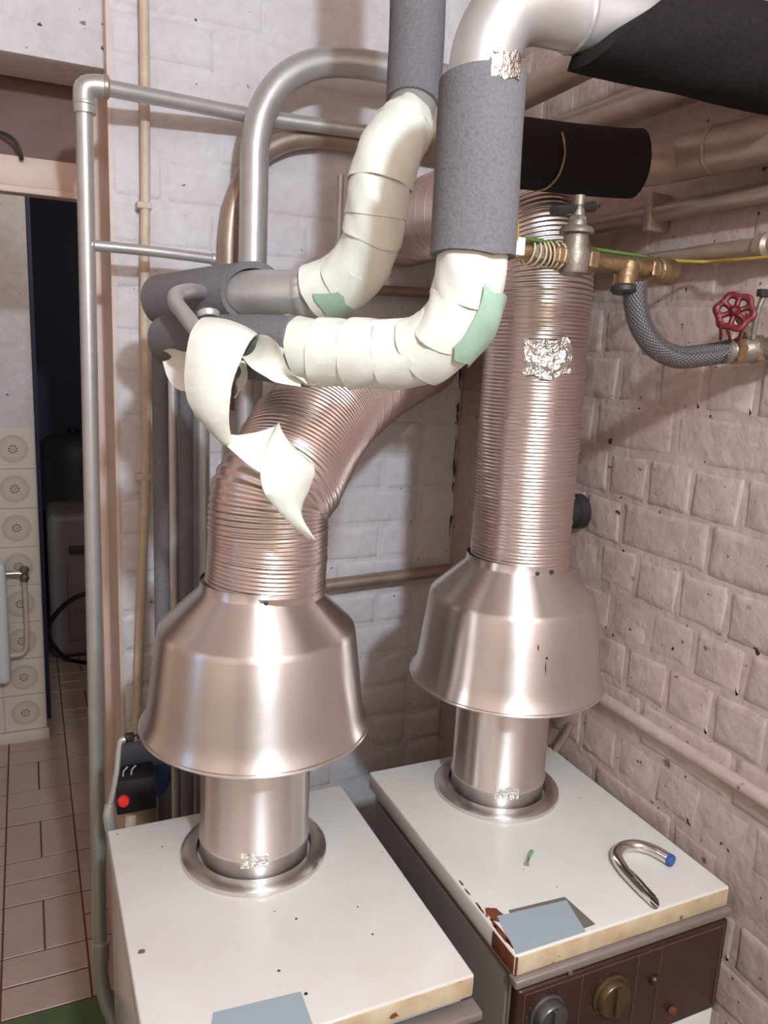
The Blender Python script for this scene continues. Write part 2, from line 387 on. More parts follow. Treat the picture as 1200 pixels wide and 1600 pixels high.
# ---- floor: green boiler-room floor, tiled hall floor laid in basket weave
fl = box('floor', (-3.2, -3.5, -.1), (.6, 3.6, .0004), 'grout', bev=0, struct=True)
box('floor_green', (-2.5, -3.3, .0005), (.004, -.001, .002), 'green_floor', bev=0, struct=True)
def tile_mesh(w, d, name='floor_tile', m='floor_tile', t=.006):
    bm = bmesh.new(); bmesh.ops.create_cube(bm, size=1)
    for v in bm.verts: v.co = Vector((v.co.x*w, v.co.y*d, v.co.z*t))
    bmesh.ops.bevel(bm, geom=[e for e in bm.edges if all(v.co.z > 0 for v in e.verts)], offset=.0015, segments=1, affect='EDGES')
    me = bpy.data.meshes.new(name); bm.to_mesh(me); bm.free(); me.materials.append(MATS[m]); return me
T = .1045; g = .0045
TX, TY = tile_mesh(2*T - g, T - g), tile_mesh(T - g, 2*T - g)
def ftile(me, x, y):
    o = bpy.data.objects.new('tile', me); col.objects.link(o); o.parent = fl; o.location = Vector((x, y, -.001 + R.uniform(-.0006, .0006))) - fl.location
for bx in range(-3, 5):
    for by in range(0, 14):
        x0 = -1.152 + bx*2*T; y0 = .003 + by*2*T
        if (bx + by) % 2 == 0:
            for k in (0, 1): ftile(TX, x0 + T, y0 + (k + .5)*T)
        else:
            for k in (0, 1): ftile(TY, x0 + (k + .5)*T, y0 + T)
# ---- hall beyond the doorway
wt = box('wall_hall', (-2.4, 1.458, 0), (-1.008, 1.62, 2.75), 'wall_paint', bev=.003, struct=True)
box('trim_9', (-1.010, 1.62, 0), (-.99, 1.66, 2.3), 'navy', bev=.002, struct=True)
TS = .1535
WT = tile_mesh(TS - .003, TS - .003, 'wall_tile', 'wall_tile', .008)
for v in WT.vertices: v.co = Vector((v.co.x, -v.co.z, v.co.y))
for i in range(4):
    for j in range(8):
        o = bpy.data.objects.new('tile', WT); col.objects.link(o); o.parent = wt
        o.location = Vector((-1.010 - (i + .5)*TS, 1.456, 1.272 - (j + .5)*TS)) - wt.location
box('baseboard_hall', (-1.9, 1.437, .0), (-1.002, 1.458, .044), 'wall_tile', bev=.003, struct=True)
box('wall_far', (-2.4, 3.1, 0), (.4, 3.2, 2.75), 'navy', bev=0, struct=True)
box('wall_hall_right', (.25, .22, 0), (.4, 3.1, 2.75), 'navy', bev=0, struct=True)
box('wall_hall_left', (-2.5, .22, 0), (-2.4, 3.2, 2.75), 'plain_paint', bev=0, struct=True)

# ================================================================ THE BOILERS
def rot_rect(x0, y0, x1, y1): return (x0, y0), (x1, y1)
def boiler(x0, x1, y0, y1, label):
    t = thing('gas_boiler', label, 'boiler', ((x0 + x1)/2, (y0 + y1)/2, .0), 'gas boilers')
    b = box('cabinet', (x0 + .010, y0 + .012, .002), (x1 - .010, y1 - .01, .758), 'boiler_side', t, .004)
    lid = box('lid', (x0, y0, .766), (x1, y1, .80), 'boiler_enamel', t, .0035, 3)
    box('lid_seam', (x0 + .014, y0 + .016, .757), (x1 - .014, y1 - .014, .767), 'dark_iron', t, 0)
    return t, b, lid
LX0, LX1, LY0, LY1 = -.938, -.512, -1.033, -.530
bl, blb, bll = boiler(LX0, LX1, LY0, LY1, 'white gas boiler in front of the tiled doorway, nearest and leftmost')
RX0, RX1, RY0, RY1 = -.442, -.030, -1.026, -.506
br, brb, brl = boiler(RX0, RX1, RY0, RY1, 'white gas boiler with brown dial panel against the right brick wall')
for t, x0, x1, y0 in ((bl, LX0, LX1, LY0), (br, RX0, RX1, RY0)):
    box('side_panel', (x1 - .011, y0 + .02, .02), (x1 - .004, y0 + .49, .752), 'boiler_grey', t, .002)
    box('side_panel', (x0 + .003, y0 + .02, .02), (x0 + .011, y0 + .49, .752), 'boiler_grey' if t is br else 'boiler_side', t, .002)
    box('lid_front_edge', (x0 + .003, y0 - .0012, .768), (x1 - .003, y0 + .002, .797), 'edge_dirt', t, .0008)
# left boiler: metal lip under the lid
box('front_lip', (LX0 + .002, LY0 - .020, .742), (LX1 + .006, LY0 + .01, .756), 'boiler_grey', bl, .004, 3)
pb = box('control_panel', (LX0 + .006, LY0 - .012, .55), (LX1 - .004, LY0 + .01, .742), 'panel_brown', bl, .003)
# right boiler: lip, brown control panel with its dials
box('front_lip', (RX0 - .002, RY0 - .010, .752), (RX1 + .002, RY0 + .01, .766), 'boiler_grey', br, .003, 3)
pz0, pz1 = .580, .748
pr = box('control_panel', (RX0 + .004, RY0 - .010, pz0), (RX1 - .002, RY0 + .012, pz1), 'panel_brown', br, .006, 3)
box('front_door', (RX0 + .006, RY0 - .006, .03), (RX1 - .004, RY0 + .012, pz0 - .004), 'boiler_enamel', br, .003)
fy = RY0 - .0105
for (a, b_, c, d) in ((RX0 + .014, RX1 - .012, pz1 - .0085, pz1 - .0073), (RX0 + .014, RX0 + .0152, pz0 + .01, pz1 - .008), (RX0 + .116, RX0 + .1172, pz0 + .006, pz1 - .008), (RX0 + .222, RX0 + .2232, pz0 + .006, pz1 - .008), (RX0 + .268, RX0 + .2692, pz0 + .006, pz1 - .008), (RX1 - .0135, RX1 - .0123, pz0 + .01, pz1 - .008)):
    box('panel_line', (a, fy - .0005, c), (b_, fy + .001, d), 'panel_line', pr, 0)
def dial(x, z, r, m, parent, h=.016):
    d = lathe('dial', [(r*1.12, 0), (r*1.12, .003), (r, .005), (r*.96, h - .002), (r*.9, h), (r*.2, h)], (x, fy, z), m, parent, (0, -1, 0), 40)
    box('grip', (x - r*.16, fy - h - .006, z - r*.8), (x + r*.16, fy - h + .002, z + r*.8), m, d, .0015)
    for k in range(12):
        a = PI*(k/11*1.5 - .25); box('tick', (x + r*1.3*math.cos(a) - .0008, fy - .0008, z + r*1.3*math.sin(a) - .0008), (x + r*1.3*math.cos(a) + .0008, fy + .001, z + r*1.3*math.sin(a) + .0008), 'panel_line', d, 0)
    return d
dial((-0.3870, -1.0500, 0.6992)[0], (-0.3870, -1.0500, 0.6992)[2], .026, 'dial_steel', pr, .02)
dial((-0.2698, -1.0500, 0.6894)[0], (-0.2698, -1.0500, 0.6894)[2], .029, 'dial_gold', pr)
q = (-0.1827, -1.0400, 0.6850); lathe('push_button', [(.0085, 0), (.0085, .004), (.006, .007), (.001, .007)], (q[0], fy, q[2]), 'panel_brown', pr, (0, -1, 0), 24)
q = (-0.1344, -1.0400, 0.6118); lathe('pilot_lamp', [(.008, 0), (.008, .003), (.005, .006), (.001, .0065)], (q[0], fy, q[2]), 'rust', pr, (0, -1, 0), 24)
q = (-0.3507, -1.0400, 0.7532); lathe('panel_screw', [(.004, 0), (.004, .002), (.001, .002)], (q[0], fy, q[2]), 'steel', pr, (0, -1, 0), 16)
# added grey plates: flat masks over the lid labels, not boiler parts
def lift(p, z): return (p[0], p[1], z)
LP = poly_plate('mask_plate', [lift((-0.8523, -0.9667, 0.8000), .8002), (-.874, -1.026, .8002), (-.7425, -1.028, .8002), lift((-0.7402, -0.9754, 0.8000), .8002)], .0008, 'mask_grey', bl)
poly_plate('mask_plate', [(-.424, -.949, .8008), (-.4385, -1.0235, .8008), (-.318, -1.0235, .8008), (-.303, -.958, .8008)], .0008, 'mask_grey', br)
poly_plate('under_plate', [(-.40, -.944, .8002), (-.42, -1.020, .8002), (-.294, -1.016, .8002), (-.300, -.950, .8002)], .0006, 'dark_taupe', br)  # dark plate under the grey one, showing past its edge
# rust bitten into the front-left corner of the right lid
def blob(name, cx, cy, z, rx, ry, m, parent, n=18, t=.0006, seed=1, rot=0):
    rd = random.Random(seed); pts = []
    for k in range(n):
        a = 2*PI*k/n; r = rd.uniform(.72, 1.1); x, y = rx*r*math.cos(a), ry*r*math.sin(a)
        pts.append((cx + x*math.cos(rot) - y*math.sin(rot), cy + x*math.sin(rot) + y*math.cos(rot), z))
    return poly_plate(name, pts, t, m, parent)
blob('rust_patch', -.4235, -.945, .8001, .013, .020, 'rust', br, seed=4)
blob('rust_patch', -.436, -.985, .8001, .004, .034, 'rust', br, seed=5)
for k in range(9): blob('rust_patch', -.4385 + R.uniform(0, .004), -.90 + R.uniform(-.11, .06), .8001, .0018, R.uniform(.003, .009), 'rust', br, 9, seed=60 + k)
box('rust_edge', (RX0 - .0008, RY0 + .002, .769), (RX0 + .002, RY0 + .058, .797), 'rust', br, .0006)
box('rust_edge', (RX0 + .001, RY0 - .002, .769), (RX0 + .004, RY0 + .001, .798), 'rust', br, .0006)
# chips and screw holes in the lids
for (px, r, b) in (((-0.7350, -0.9807, 0.8000), .0032, bl), ((-0.7043, -0.8463, 0.8000), .0022, bl), ((-0.8583, -0.6069, 0.8000), .0016, bl), ((-0.7562, -0.9312, 0.8000), .0022, bl), ((-0.6104, -0.8548, 0.8000), .0014, bl), ((-0.6122, -0.9149, 0.8000), .0018, bl), ((-0.7294, -0.8196, 0.8000), .0012, bl), ((-0.9239, -0.5471, 0.8000), .0014, bl), ((-0.5218, -0.7469, 0.8000), .0012, bl),
                   ((-0.2973, -0.9259, 0.8000), .0012, br), ((-0.0970, -0.7303, 0.8000), .0012, br), ((-0.3222, -0.8697, 0.8000), .001, br), ((-0.4368, -0.7601, 0.8000), .001, br)):
    blob('paint_chip', px[0], px[1], .8001, r, r*.9, 'dark_iron', b, 10, .0004, seed=int(px[0]*-9999))
q = (-0.9211, -0.8305, 0.8000); blob('paint_chip', q[0], q[1], .8001, .006, .0045, 'dark_taupe', bl, 12, .0006, seed=3)

# ---- draught hoods standing on the boilers
def hood(cx, cy, label, ang):
    t = thing('draught_hood', label, 'flue hood', (cx, cy, .80), 'aluminium draught hoods')
    o = (cx, cy, 0)
    lathe('collar', [(.0925, .8004), (.1185, .8004), (.1195, .803), (.1185, .808), (.113, .8125), (.100, .8145), (.0945, .813), (.0925, .808)], o, 'aluminium', t, caps=False, seg=96)
    lathe('flue_stub', [(.0885, .8004), (.0885, .834), (.0905, .838), (.0905, .842), (.0880, .846), (.0880, 1.11), (.0865, 1.11), (.0865, .8004)], o, 'aluminium', t, seg=96)
    prof = [(.0885, 1.270), (.0890, 1.258), (.0905, 1.2545), (.1475, 1.2000), (.1510, 1.1955), (.1528, 1.189), (.1600, 1.135), (.1675, 1.075), (.1700, 1.060), (.1735, 1.049), (.1775, 1.0405), (.1787, 1.0375)]
    inner = [(r - .0016, z) for r, z in prof[::-1]]
    lathe('hood_shell', prof + inner, o, 'aluminium', t, caps=False, seg=128)
    V = []; F = []; n = 96
    for i in range(n):
        a = 2*PI*i/n
        for k in range(8):
            b = 2*PI*k/8; V.append((cx + (.1785 + .0032*math.cos(b))*math.cos(a), cy + (.1785 + .0032*math.cos(b))*math.sin(a), 1.0365 + .0032*math.sin(b)))
            F.append([i*8 + k, ((i+1) % n)*8 + k, ((i+1) % n)*8 + (k+1) % 8, i*8 + (k+1) % 8])
    mk('rim_bead', V, F, 'aluminium', t)
    p = Path([(cx, cy, .80), (cx, cy, .9)], ref=(math.cos(ang), math.sin(ang), 0))
    sect('foil_patch', p, .030, .052, .0914, 'foil', t, 6, 10, th=(-.24, .24), jit=.0006, thick=.0006, edge=.002)
    for a in (-1.72, -1.38):
        c = (cx + .0905*math.cos(a), cy + .0905*math.sin(a), 1.2585); lathe('rivet', [(.0035, 0), (.003, .002), (.0005, .003)], c, 'dark_iron', t, (math.cos(a), math.sin(a), .3), 10)
    return t
HL = (-.7185, -.666); HR = (-.2305, -.6416)
hood(HL[0], HL[1], 'aluminium draught hood on the left boiler, lit with a bright vertical streak', -1.83)
hr = hood(HR[0], HR[1], 'aluminium draught hood on the right boiler beside the right brick wall', -1.95)
for (ang, zc, hh, w) in ((-1.86, 1.150, .006, .0013), (-1.76, 1.132, .003, .0022), (-1.77, 1.115, .013, .0010)):
    pts = []
    for (da, dz) in ((-1, 0), (-.4, 1), (.5, .8), (1, -.2), (.3, -1)):
        zz = zc + dz*hh; rr = .1528 + (1.189 - zz)/(1.189 - 1.075)*.0147 + .0003; aa = ang + da*w/rr; pts.append((HR[0] + rr*math.cos(aa), HR[1] + rr*math.sin(aa), zz))
    poly_plate('scratch', pts, .0003, 'dark_iron', hr, (math.cos(ang), math.sin(ang), .13))
# ---- corrugated ducts
def corr(path, r, seedphase=0., grow=0.):
    pitch = .0062
    def rf(t, a, s):
        w = np.sin(2*PI*s/pitch + seedphase); k = (s % (7*pitch))/pitch - 1.
        return r + .0012*w + .0013*np.exp(-(k/.5)**2) + .0009*np.sin(s*23 + a*2)
    return rf
pl = Path([(-.707, -.664, 1.256), (-.7035, -.664, 1.32), (-.700, -.660, 1.39), (-0.6713, -0.6450, 1.4260), (-0.6127, -0.5850, 1.4891), (-0.4976, -0.4600, 1.5459), (-0.3303, -0.2800, 1.5874), (-.155, -.07, 1.61), (-.12, .01, 1.61)])
dl = thing('flexible_duct', 'corrugated metal flue duct bending from the left hood toward the wall corner', 'flue duct', (-.707, -.664, 1.256), 'corrugated flue ducts')
sect('duct_hose', pl, 0, pl.L, corr(pl, .0915), 'duct_metal', dl, int(pl.L/.0062*6), 64, angle=80)
sect('duct_cuff', pl, -.004, .006, .0945, 'duct_metal', dl, 3, 48)
sect('foil_patch', pl, pl.L*.80, pl.L*.80 + .03, .0965, 'foil', dl, 6, 8, th=(-.2, .35), jit=.003, thick=.001, edge=.006)
pr2 = Path([(-.222, -.6405, 1.244), (-.222, -.6405, 1.40), (-.223, -.640, 1.56), (-.224, -.640, 1.68), (-.224, -.632, 1.765), (-.221, -.585, 1.842), (-.217, -.49, 1.888), (-.212, -.31, 1.905), (-.203, -.16, 1.912), (-.20, .01, 1.912)])
dr = thing('flexible_duct', 'corrugated metal flue duct rising straight from the right hood behind the brass valve', 'flue duct', (-.222, -.6405, 1.244), 'corrugated flue ducts')
sect('duct_hose', pr2, 0, pr2.L, corr(pr2, .0885, 1.), 'duct_metal', dr, int(pr2.L/.0062*6), 64, angle=80)
sect('duct_cuff', pr2, -.003, .005, .0912, 'duct_metal', dr, 3, 48, edge=.0015)
prf = Path(pr2.c[::12], ref=(0, -1, 0)) if False else pr2
def foil(path, s0, s1, r, th, parent):
    sect('foil_patch', path, s0, s1, r, 'foil', parent, 9, 12, th=th, jit=.0028, thick=.001, edge=.008, angle=25)
foil(pr2, .352, .410, .0945, (-.80, .06), dr)

# ================================================================ INSULATED HEATING PIPES
def wraps(path, spans, r, parent, m='tape'):
    for (a, b, r0, r1, tl, ph) in spans:
        nz = R.uniform(0, 6)
        def rf(t, th, s, r0=r0, r1=r1, nz=nz): return r0 + (r1 - r0)*t + .0012*np.sin(3*th + nz + s*60) + .0008*np.sin(7*th + s*140 + nz)
        sect('tape_wrap', path, a, b, rf, m, parent, 14, 36, tilt0=(tl, ph), tilt1=(tl*R.uniform(.6, 1.5), ph + R.uniform(-.6, .6)), thick=.0018, edge=.0012)
# ---- pipe B: from the top right over an elbow, down in grey foam, then wrapped in tape to the left
pB = thing('heating_pipe', 'insulated heating pipe, grey foam then white tape, hanging in front of the ducts', 'insulated pipe', (-.571, -1.0, 1.55), 'insulated heating pipes')
bpts = [(-.012, -1.0, 2.012), (-.159, -1.0, 2.006), (-.300, -1.0, 2.002), (-.400, -1.0, 1.999), (-.459, -1.0, 1.997), (-.515, -1.0, 1.994), (-.552, -1.0, 1.975), (-.571, -1.0, 1.935), (-.5725, -1.0, 1.88), (-.571, -1.0, 1.80), (-.571, -1.0, 1.74),
        (-0.5735, -1.0000, 1.7076), (-0.5769, -0.9950, 1.6704), (-0.5903, -0.9750, 1.6375), (-0.6136, -0.9400, 1.6189), (-0.6572, -0.8850, 1.6160), (-0.7034, -0.8250, 1.6152), (-0.7368, -0.7650, 1.6168), (-0.7750, -0.6700, 1.6180), (-0.8231, -0.5200, 1.6189)]
pb_ = Path(bpts, ref=(0, -1, .02)); kB = pb_.knots
sect('bare_pipe', pb_, kB[2], kB[-1], .0375, 'silver_paint', pB, 160, 36)
sect('foam_sleeve', pb_, kB[0], kB[3] - .004, lambda t, a, s: .0625 - .008*t + .001*np.sin(5*a + s*30), 'dark_foam', pB, 30, 40, tilt1=(.058, -PI*.5), thick=.0155, edge=.002)
sect('weld_seam', pb_, kB[4] - .003, kB[4] + .004, lambda t, a, s: .0385 + .001*np.sin(t*PI) + .0006*np.sin(31*a), 'silver_paint', pB, 4, 60)
sect('weld_seam', pb_, kB[7] + .022, kB[7] + .029, lambda t, a, s: .0385 + .001*np.sin(t*PI) + .0006*np.sin(31*a), 'silver_paint', pB, 4, 60)
sect('foam_sleeve', pb_, kB[7] + .022, kB[10] + .010, lambda t, a, s: .0468 + .0012*t + .0006*np.sin(3*a + s*20), 'foam', pB, 30, 48, tilt0=(.004, 2.), tilt1=(.003, 1), thick=.009, edge=.0022)
sect('foil_patch', pb_, kB[7] + .008, kB[7] + .034, .0478, 'foil', pB, 6, 10, th=(-.42, .35), jit=.0008, thick=.0006, edge=.004)
s0 = kB[10] - .002
spans = [(s0, s0 + .060, .0395, .0405, .004, 0.), (s0 + .046, s0 + .105, .0395, .0425, .012, 1.), (s0 + .088, s0 + .150, .0400, .0425, .010, 1.3), (s0 + .135, s0 + .190, .0400, .0428, .006, 1.),
         (s0 + .178, s0 + .235, .0405, .0435, .004, .5), (s0 + .225, s0 + .285, .0405, .0435, -.006, .4), (s0 + .275, s0 + .345, .0410, .0440, -.010, .3)]
wraps(pb_, spans, .04, pB)
sect('tape_patch', pb_, s0 + .040, s0 + .118, lambda t, a, s: .0456 + .0012*np.sin(9*t + 3*a), 'green_tape', pB, 14, 14, th=(-1.25, .12), thick=.0015, edge=.006, tilt0=(.018, -1.4), tilt1=(-.016, -.2))
sect('foam_sleeve', pb_, s0 + .315, kB[-1], lambda t, a, s: .0445 - .004*t + .002*np.sin(2*a), 'foam', pB, 30, 36, tilt0=(.01, 2.), thick=.008, edge=.003)
# the loosened tape: over the pipe, down in a long twist
loose = 'loose_tape'
ribbon(loose, [(-0.7996, -0.7000, 1.6472), (-0.8232, -0.7600, 1.6515), (-0.8446, -0.8000, 1.6342), (-0.8528, -0.8100, 1.6085), (-0.8561, -0.8150, 1.5724), (-0.8510, -0.8200, 1.5448), (-0.8364, -0.8250, 1.5226), (-0.8168, -0.8300, 1.5025), (-0.8095, -0.8300, 1.4953)],
       [(-0.7228, -0.7000, 1.6208), (-0.7615, -0.8000, 1.6338), (-0.7856, -0.8450, 1.6220), (-0.7994, -0.8600, 1.6005), (-0.8097, -0.8650, 1.5763), (-0.8133, -0.8650, 1.5490), (-0.8128, -0.8600, 1.5278), (-0.8079, -0.8500, 1.5120), (-0.8039, -0.8400, 1.5093)], 'tape', pB, bulge=-.006, wr=.0004)
ribbon(loose, [(-0.8047, -0.8400, 1.5101), (-0.7882, -0.8350, 1.5103), (-0.7663, -0.8300, 1.5130), (-0.7463, -0.8300, 1.5195)], [(-0.8124, -0.8320, 1.4996), (-0.8030, -0.8500, 1.4891), (-0.7890, -0.8650, 1.4759), (-0.7747, -0.8720, 1.4664)], 'tape', pB, bulge=.003)
ribbon(loose, [(-0.7463, -0.8300, 1.5204), (-0.7655, -0.8550, 1.4950), (-0.7759, -0.8730, 1.4690), (-0.7720, -0.8750, 1.4445), (-0.7565, -0.8680, 1.4240), (-0.7333, -0.8600, 1.3997), (-0.7162, -0.8560, 1.3853), (-0.7042, -0.8550, 1.3758)],
       [(-0.7446, -0.8300, 1.5196), (-0.7249, -0.8450, 1.4958), (-0.6991, -0.8500, 1.4705), (-0.7028, -0.8500, 1.4471), (-0.7125, -0.8500, 1.4204), (-0.7145, -0.8520, 1.4065), (-0.7065, -0.8530, 1.3901), (-0.6985, -0.8540, 1.3761)], 'tape', pB, bulge=-.010, wr=.0003)
ribbon(loose, [(-0.7615, -0.8000, 1.6338), (-0.7600, -0.8500, 1.6309), (-0.7582, -0.8850, 1.6192), (-0.7473, -0.8900, 1.5936), (-0.7193, -0.8750, 1.5770)],
       [(-0.7928, -0.8400, 1.6063), (-0.7879, -0.8700, 1.5937), (-0.7755, -0.8850, 1.5850), (-0.7613, -0.8850, 1.5787), (-0.7265, -0.8720, 1.5743)], 'tape', pB, bulge=-.010)
ribbon(loose, [(-0.8568, -0.6600, 1.6072), (-0.8529, -0.7000, 1.6106), (-0.8465, -0.7400, 1.6083), (-0.8330, -0.7600, 1.6068)], [(-0.8578, -0.6600, 1.5923), (-0.8566, -0.7000, 1.5705), (-0.8500, -0.7400, 1.5585), (-0.8331, -0.7600, 1.5577)], 'tape', pB, bulge=-.012)
ribbon(loose, [(-0.7868, -0.8000, 1.5976), (-0.7716, -0.7600, 1.5860), (-0.7734, -0.7400, 1.5680)], [(-0.7760, -0.8000, 1.5939), (-0.7663, -0.7600, 1.5727), (-0.7767, -0.7400, 1.5491)], 'tape', pB, bulge=.004)
# ---- pipe A: behind, down from the top in grey foam, S-bend in tape, then silver into a foam sleeve to the left
pA = thing('heating_pipe', 'insulated heating pipe behind, with S-shaped taped bend and bare silver end', 'insulated pipe', (-.5, -.62, 1.66), 'insulated heating pipes')
apts = [(-.476, -.60, 2.40), (-0.4689, -0.6100, 2.1263), (-0.4702, -0.6150, 2.0355), (-0.4733, -0.6200, 1.9902), (-0.4974, -0.6450, 1.9519), (-0.5360, -0.6750, 1.9003), (-0.5533, -0.6850, 1.8480), (-0.5570, -0.6850, 1.7987), (-0.5649, -0.6650, 1.7518), (-0.5934, -0.6300, 1.7163), (-0.6381, -0.5950, 1.7014), (-0.6920, -0.5500, 1.6995), (-0.7506, -0.4700, 1.6948), (-0.8085, -0.3700, 1.6885)]
pa = Path(apts, ref=(0, -1, .02)); kA = pa.knots
sect('bare_pipe', pa, kA[3] - .03, kA[-1], .0375, 'silver_paint', pA, 140, 36)
sect('foam_sleeve', pa, 0, kA[3] - .002, lambda t, a, s: .0425 + .0005*np.sin(3*a + s*20), 'foam', pA, 40, 44, thick=.008, edge=.0012)
tube('pipe_elbow', [(-0.4666, -0.6120, 2.0188), (-0.4571, -0.6100, 1.9887), (-0.4430, -0.6150, 1.9573), (-0.4241, -0.6500, 1.9361), (-0.4069, -0.7000, 1.9231)], .037, 'gold_paint', pA, 28)
a0 = kA[3] + .008
spA = [(a0, a0 + .055, .034, .046, .004, 1.), (a0 + .040, kA[6] - .01, .045, .0485, .004, .6), (kA[6] - .03, kA[6] + .035, .0440, .0465, .004, 0.), (kA[6] + .02, kA[7] + .014, .0440, .0460, .004, 0), (kA[7] + .002, kA[8] + .050, .0425, .0465, .006, 1.2), (kA[8] + .005, kA[9] + .034, .0440, .0455, .012, 1.25)]
wraps(pa, spA, .045, pA)
sect('tape_patch', pa, kA[9] - .014, kA[9] + .024, .0475, 'green_tape', pA, 8, 12, th=(-1.15, .0), thick=.0015, edge=.003, tilt1=(.012, 1.25))
sect('weld_seam', pa, kA[9] + .050, kA[9] + .062, lambda t, a, s: .0385 + .001*np.sin(t*PI) + .0008*np.sin(17*a + s*200), 'silver_paint', pA, 5, 60)
sect('foam_sleeve', pa, kA[11] + .004, kA[-1] + .010, lambda t, a, s: .0505 - .0075*t + .0008*np.sin(2*a), 'foam', pA, 30, 48, tilt0=(.030, .0), thick=.0105, edge=.0008)
# small bent tube in front of the sleeve
bt = thing('bent_tube', 'short bent silver tube hooked in front of the foam sleeve', 'tube', (-0.8103, -0.6200, 1.6521))
tube('tube', [(-0.7652, -0.5000, 1.6995), (-0.8026, -0.5600, 1.6959), (-0.8268, -0.5900, 1.6873), (-0.8320, -0.6200, 1.6732), (-0.8268, -0.6700, 1.6538), (-0.8190, -0.7100, 1.6334)], .0115, 'silver_paint', bt, 18, .004)
lathe('collar', [(.014, 0), (.0155, .003), (.0155, .008), (.013, .010)], (-0.7989, -0.6800, 1.6544), 'silver_paint', bt, (0, .4, 1), 24)

# ================================================================ PIPES ON THE WALLS
def pipe(name, pts, r, m, label, cat='pipe', group=None, seg=22, extra=None):
    t = thing(name, label, cat, pts[0], group); tube('pipe_run', pts, r, m, t, seg)
    for (k, c, ax, rr, h, mm) in (extra or []): ring(k, c, ax, rr, h, mm, t)
    return t
# big silver arch and the thinner one behind it
pipe('steel_pipe', [(-0.5985, -0.1350, 1.4845), (-0.5950, -0.1350, 1.6462), (-0.5929, -0.1350, 1.8020), (-0.5919, -0.1350, 1.9275), (-0.5905, -0.1350, 2.0192), (-0.5743, -0.1350, 2.0875), (-0.5341, -0.1350, 2.1476), (-0.4712, -0.1350, 2.1872), (-0.3946, -0.1350, 2.2045), (-0.2995, -0.1350, 2.2090), (-0.1761, -0.1350, 2.2127), (-.012, -.135, 2.205)], .0290, 'silver_paint', 'thick silver pipe arching to the right in front of the back wall', group='silver arch pipes', seg=32)
pipe('steel_pipe', [(-0.6246, -0.0320, 1.4754), (-0.6202, -0.0320, 1.7002), (-0.6171, -0.0320, 1.8618), (-0.5996, -0.0320, 1.9423), (-0.5583, -0.0320, 2.0149), (-0.4962, -0.0320, 2.0586), (-0.4171, -0.0320, 2.0792), (-0.3251, -0.0320, 2.0818), (-0.1627, -0.0320, 2.0854), (-.012, -.032, 2.085)], .0225, 'gold_paint', 'thinner tarnished pipe arching behind the thick silver arch', group='silver arch pipes', seg=28)
# gas pipe: upright at the doorway, two horizontals
gp = thing('gas_pipe', 'slim silver gas pipe with elbow standing in front of the doorway', 'pipe', (-.926, -.13, .2))
tube('upright', [(-0.9311, -0.1300, 0.2304), (-0.9261, -0.1300, 0.6986), (-0.9201, -0.1300, 1.2713), (-0.9170, -0.1300, 1.6538), (-0.9142, -0.1300, 2.0404)], .0158, 'silver_paint', gp, 20)
tube('elbow', [(-0.9130, -0.1300, 2.0264), (-0.9138, -0.1300, 2.0569), (-0.9100, -0.1300, 2.0717), (-0.8954, -0.1300, 2.0774), (-0.8763, -0.1300, 2.0784)], [.0205, .0195, .0195, .0195, .0205], 'silver_paint', gp, 24, .004)
tube('top_run', [(-0.8865, -0.1300, 2.0778), (-0.7476, -0.1000, 2.0835), (-0.5872, -0.0740, 2.0877), (-0.4023, -0.0720, 2.0924), (-0.1748, -0.0700, 2.1010), (-.012, -.070, 2.112)], .0150, 'silver_paint', gp, 20)
ring('joint', (-0.8752, -0.1300, 2.0786), (1, 0, .0), .0215, .012, 'gold_paint', gp)
ring('joint', (-0.9125, -0.1300, 2.0440), (0, 0, 1), .0215, .008, 'silver_paint', gp)
tube('cross_run', [(-0.9109, -0.1300, 1.7939), (-0.7905, -0.1200, 1.7941), (-0.6698, -0.1100, 1.7909)], .0105, 'silver_paint', gp, 18)
ring('cross_joint', (-0.6698, -0.1100, 1.7909), (1, 0, 0), .0125, .012, 'silver_paint', gp)
ring('cross_joint', (-0.9086, -0.1300, 1.7941), (1, 0, 0), .0135, .012, 'silver_paint', gp)
tube('foot_coupling', [(-0.9288, -0.1300, 0.2637), (-0.9294, -0.1300, 0.2128)], .0195, 'silver_paint', gp, 24)
tube('foot_bend', [(-0.9283, -0.1300, 0.2295), (-0.9297, -0.1300, 0.1698), (-0.9183, -0.1400, 0.0962), (-0.8906, -0.1600, 0.0161)], .0165, 'silver_paint', gp, 20)
# cream pipe on the wall with clips
cp = pipe('cream_pipe', [((-0.7892, -0.0220, 2.3473)[0], -.022, 2.75), (-0.7892, -0.0220, 2.3473), (-0.7894, -0.0220, 2.1635), (-0.7915, -0.0220, 1.9208), (-0.7965, -0.0220, 1.6626), (-0.7959, -0.0220, 1.4163), (-0.8104, -0.0240, 1.0964), (-0.8246, -0.0240, 0.8182), (-0.8425, -0.0260, 0.4571)], .0100, 'cream_paint', 'thin cream painted pipe running down the wall beside the doorway')
for q in ((-0.7919, -0.0220, 1.8931), (-0.8013, -0.0220, 1.3239)): box('pipe_clip', (q[0] - .018, -.034, q[2] - .007), (q[0] + .013, .0, q[2] + .007), 'cream_paint', cp, .003)
